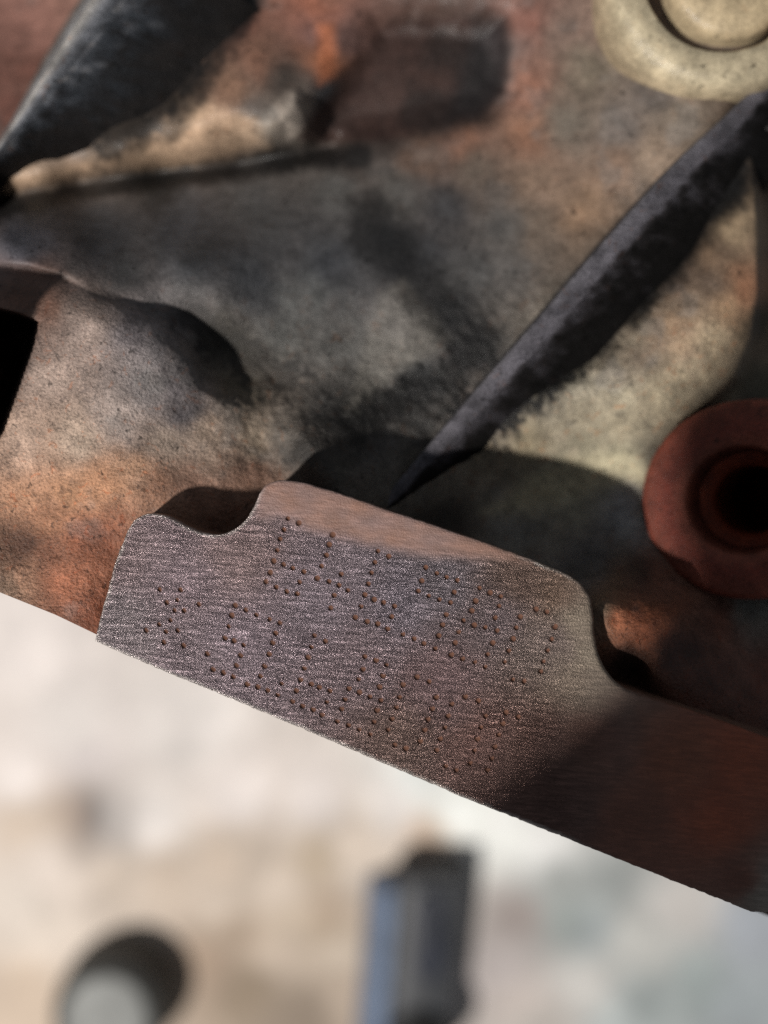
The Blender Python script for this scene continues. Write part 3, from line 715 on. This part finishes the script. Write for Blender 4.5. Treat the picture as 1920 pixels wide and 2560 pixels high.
k = PX * (CAM_H + 0.016) / CAM_H
c1_ = P(1812, -80, -0.016)
R = 300 * k
tan = (178, 166, 140)
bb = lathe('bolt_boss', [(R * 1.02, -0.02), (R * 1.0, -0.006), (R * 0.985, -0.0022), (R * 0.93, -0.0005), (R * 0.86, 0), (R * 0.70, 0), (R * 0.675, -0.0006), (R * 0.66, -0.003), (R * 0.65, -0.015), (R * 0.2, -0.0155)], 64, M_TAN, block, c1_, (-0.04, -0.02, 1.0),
      [(140, 124, 104), (156, 140, 116), (172, 158, 132), tan, tan, tan, (176, 146, 104), (104, 70, 42), (66, 44, 28), (56, 38, 26)], 0.05, 3)  # recess rows darkened for the shade around the bolt
bb['label'] = 'tan painted boss with a bolt in its recess'
bolt = lathe('bolt', [(R * 0.53, -0.0153), (R * 0.53, -0.0035), (R * 0.51, -0.0024), (R * 0.46, -0.0018), (R * 0.2, -0.0015), (0.0001, -0.0015)], 48, M_BOLT, bb, (R * 0.11, R * 0.02, 0), (0, 0, 1))

# ------------------------------------------------------------------ floor
def floor_mat():
    m, nt, bs = new_mat('pale_concrete')
    co = N(nt, 'ShaderNodeTexCoord').outputs['Object']
    base = N(nt, 'ShaderNodeVertexColor', layer_name='Col').outputs[0]
    c = mul(nt, base, ramp(nt, noise(nt, co, 38, 6, 0.6, 0.4), [(0.3, 0.84), (0.65, 1.1)]))
    c = mul(nt, c, ramp(nt, noise(nt, co, 300, 3, 0.6), [(0.3, 0.86), (0.7, 1.08)]))
    nt.links.new(c, bs.inputs['Base Color'])
    bs.inputs['Roughness'].default_value = 0.85
    nb = bump(nt, noise(nt, co, 120, 5, 0.6), 0.3, 0.002)
    nt.links.new(nb, bs.inputs['Normal'])
    return m
M_FLOOR = floor_mat()
FC = [
    (100, 1600, (236, 228, 224)), (500, 1800, (236, 230, 226)), (180, 1830, (222, 216, 212)), (220, 1900, (216, 208, 206)), (430, 1830, (222, 216, 212)), (800, 2000, (234, 226, 222)), (600, 2000, (236, 228, 224)), (60, 1950, (236, 228, 224)), (400, 2060, (234, 228, 224)), (1000, 2010, (238, 232, 228)),
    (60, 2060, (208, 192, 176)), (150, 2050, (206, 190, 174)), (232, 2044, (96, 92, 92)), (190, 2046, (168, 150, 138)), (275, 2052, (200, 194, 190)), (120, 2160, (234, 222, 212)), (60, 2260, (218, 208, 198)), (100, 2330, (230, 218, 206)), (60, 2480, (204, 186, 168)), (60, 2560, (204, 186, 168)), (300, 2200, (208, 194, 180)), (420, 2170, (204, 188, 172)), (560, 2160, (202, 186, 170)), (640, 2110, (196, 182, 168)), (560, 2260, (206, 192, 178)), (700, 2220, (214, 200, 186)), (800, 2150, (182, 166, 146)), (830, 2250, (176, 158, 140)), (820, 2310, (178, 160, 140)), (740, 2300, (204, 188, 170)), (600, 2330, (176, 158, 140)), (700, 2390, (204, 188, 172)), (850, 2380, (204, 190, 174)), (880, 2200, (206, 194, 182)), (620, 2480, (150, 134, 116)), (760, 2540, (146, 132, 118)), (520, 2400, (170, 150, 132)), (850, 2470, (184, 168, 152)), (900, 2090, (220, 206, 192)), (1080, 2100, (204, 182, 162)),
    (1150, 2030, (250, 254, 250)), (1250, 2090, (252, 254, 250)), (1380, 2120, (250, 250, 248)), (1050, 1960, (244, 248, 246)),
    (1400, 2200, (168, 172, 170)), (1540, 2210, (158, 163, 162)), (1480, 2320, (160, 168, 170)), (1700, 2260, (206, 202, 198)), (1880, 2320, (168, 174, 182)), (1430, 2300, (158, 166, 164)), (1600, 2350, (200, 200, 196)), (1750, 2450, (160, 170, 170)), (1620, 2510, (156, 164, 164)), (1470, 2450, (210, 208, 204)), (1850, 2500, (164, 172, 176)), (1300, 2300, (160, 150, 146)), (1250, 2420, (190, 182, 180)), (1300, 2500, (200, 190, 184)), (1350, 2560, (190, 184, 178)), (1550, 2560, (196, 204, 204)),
]
fu_ = np.linspace(-1200, 3100, 260); fv_ = np.linspace(-900, 3900, 290)
FU, FV = np.meshgrid(fu_, fv_)
fc = shepard(FU + 60 * fbm(FU, FV, 130, 4, 161), FV + 60 * fbm(FU, FV, 130, 4, 171), FC, 3.6, 30) * (1 + 0.25 * fbm(FU, FV, 120, 4, 181))[..., None]
FZ = FLOOR_Z + 0.0012 * fbm(FU, FV, 200, 4, 191)
floor = mesh_obj('floor', Parr(FU, FV, FZ).reshape(-1, 3), grid_faces(260, 290), M_FLOOR, None, True, fc.reshape(-1, 3) * 0.98)
floor['kind'] = 'structure'

def plain(name, col, rough, spec=0.4, metal=0.0, scale=60):
    m, nt, bs = new_mat(name)
    co = N(nt, 'ShaderNodeTexCoord').outputs['Object']
    rgb = N(nt, 'ShaderNodeRGB').outputs[0]; rgb.default_value = (*col, 1)
    c = mul(nt, rgb, ramp(nt, noise(nt, co, scale, 5, 0.6), [(0.3, 0.6), (0.7, 1.35)]))
    nt.links.new(c, bs.inputs['Base Color'])
    bs.inputs['Roughness'].default_value = rough; bs.inputs['Metallic'].default_value = metal
    bs.inputs['Specular IOR Level'].default_value = spec
    nt.links.new(bump(nt, noise(nt, co, scale * 6, 4, 0.6), 0.3, 0.001), bs.inputs['Normal'])
    return m

# short upright cylinder on the floor, lower left
post = bpy.data.objects.new('steel_cylinder', None); COL.objects.link(post)
post['label'] = 'short dark upright metal cylinder with pale grey top on the floor'
post['category'] = 'metal cylinder'
bx, by, _ = P(308, 2470, FLOOR_Z)
post.location = (bx, by, FLOOR_Z + 0.0008)
M_DARK = plain('dark_steel', lin((62, 62, 60)), 0.6)
M_PALE = plain('pale_worn_steel', lin((130, 132, 130)), 0.55)
lathe('cylinder_body', [(0.036, 0), (0.0355, 0.02), (0.034, 0.028), (0.031, 0.0325), (0.0255, 0.0345)], 48, M_DARK, post, (0, 0, 0), (0, 0, 1))
lathe('cylinder_top', [(0.0256, 0.0344), (0.0245, 0.0350), (0.02, 0.0354), (0.0001, 0.0356)], 48, M_PALE, post, (0, 0, 0), (0, 0, 1))

# stand leg lying on the floor, lower middle
leg = bpy.data.objects.new('stand_leg', None); COL.objects.link(leg)
leg['label'] = 'dark blue-black steel leg with pale blue left side lying on the floor'
leg['category'] = 'steel leg'
M_NAVY = plain('worn_black_paint', lin((66, 68, 72)), 0.5, 0.5, 0, 45)
M_BLUE = plain('pale_blue_paint', lin((98, 112, 134)), 0.5, 0.4, 0, 40)
M_BLACK = plain('black_rubber', lin((28, 29, 29)), 0.7)
M_SLOT = plain('dark_navy_slot', lin((34, 38, 50)), 0.5)
HZ = FLOOR_Z + 0.032
def at(u, v, z): return Vector(P(u, v, z))
A0, A1 = at(945, 2185, HZ), at(905, 2690, HZ)      # left top edge
B0, B1 = at(1172, 2190, HZ), at(1120, 2690, HZ)    # right top edge
ax = (A1 - A0).normalized(); side = Vector((0, 0, 1)).cross(ax).normalized()
if side.x > 0: side = -side
leg.location = (A0.x, A0.y, FLOOR_Z + 0.0008)
off = Vector(leg.location)
def prism(name, secs, mat, parent, bev=0.003):
    bm = bmesh.new(); rings = []
    for s in secs: rings.append([bm.verts.new(Vector(p) - off) for p in s])
    for r0, r1_ in zip(rings[:-1], rings[1:]):
        n_ = len(r0)
        for i in range(n_): bm.faces.new((r0[i], r0[(i + 1) % n_], r1_[(i + 1) % n_], r1_[i]))
    bm.faces.new(rings[0][::-1]); bm.faces.new(rings[-1])
    bmesh.ops.recalc_face_normals(bm, faces=bm.faces[:])
    if bev: bmesh.ops.bevel(bm, geom=bm.edges[:], offset=bev, segments=3, affect='EDGES', profile=0.5)
    me = bpy.data.meshes.new(name); bm.to_mesh(me); bm.free()
    me.polygons.foreach_set('use_smooth', [True] * len(me.polygons))
    me.materials.append(mat)
    o = bpy.data.objects.new(name, me); COL.objects.link(o); o.parent = parent
    return o
fl = FLOOR_Z + 0.001
def sec(a, b, drop=0.0):
    a2 = a + Vector((0.013, 0, 0))
    return [(a2.x, a2.y, HZ - drop), (b.x, b.y, HZ - drop), (b.x + 0.001, b.y, fl), (a2.x - 0.001, a2.y, fl)]
prism('leg_body', [sec(A0, B0, 0.004), sec(A0.lerp(A1, 0.06), B0.lerp(B1, 0.06)), sec(A1, B1)], M_NAVY, leg, 0.008)
def fsec(a, z1):
    return [(a.x + 0.0125, a.y, z1), (a.x + 0.0125, a.y, fl), (a.x - 0.006, a.y, fl), (a.x + 0.001, a.y, z1 - 0.008)]
prism('leg_flange', [fsec(A0.lerp(A1, 0.1), HZ - 0.006), fsec(A0.lerp(A1, 0.3), HZ - 0.004), fsec(A1, HZ - 0.004)], M_BLUE, leg, 0.0015)
cp0 = A0.lerp(B0, 0.62).lerp(A1.lerp(B1, 0.62), 0.30)
slot = lathe('slot', [(0.012, -0.002), (0.012, 0.0015), (0.010, 0.0022), (0.0001, 0.0022)], 24, M_SLOT, leg, cp0 - off, (0, 0, 1))
slot.scale = (0.9, 2.3, 1)
cp1 = A0.lerp(B0, 0.62).lerp(A1.lerp(B1, 0.62), 0.84)
lathe('rubber_foot', [(0.02, -0.004), (0.02, 0.006), (0.018, 0.009), (0.0001, 0.01)], 32, M_BLACK, leg, cp1 - off, (0, 0, 1))

# ------------------------------------------------------------------ added unseen slab standing for a held phone, outlined to cast the right shadow
def shadow_to_slab(u, v, h):
    x, y, _ = P(u, v, 0)
    d = lamp_dir
    L = Vector(lo.location)
    t = h / L.z
    p = Vector((x, y, 0)).lerp(L, t)
    return (p.x, p.y)
PH = 0.118
edge = [(1120, 2040), (1540, 1700), (1590, 1630), (1530, 1530), (1530, 1210), (1620, 1100), (1850, 1030)]
pp = [shadow_to_slab(u, v, PH) for u, v in edge]
far = [(pp[-1][0] + 0.06, pp[-1][1] - 0.01), (pp[-1][0] + 0.06, pp[0][1] - 0.06), (pp[0][0] + 0.01, pp[0][1] - 0.05)]
outl = pp + far
bm = bmesh.new()
lowr = [bm.verts.new((x, y, PH)) for x, y in outl]; upr = [bm.verts.new((x, y, PH + 0.009)) for x, y in outl]
n = len(outl)
for i in range(n): bm.faces.new((lowr[i], lowr[(i + 1) % n], upr[(i + 1) % n], upr[i]))
bm.faces.new(lowr[::-1]); bm.faces.new(upr)
bmesh.ops.recalc_face_normals(bm, faces=bm.faces[:])
me = bpy.data.meshes.new('shadow_slab'); bm.to_mesh(me); bm.free(); me.materials.append(M_BLACK)
ph = bpy.data.objects.new('shadow_slab', me); COL.objects.link(ph)
ph['label'] = 'added black slab above the block, shaped for its shadow, out of the picture'
ph['category'] = 'shadow_slab'
print('dots', len(DOTS))
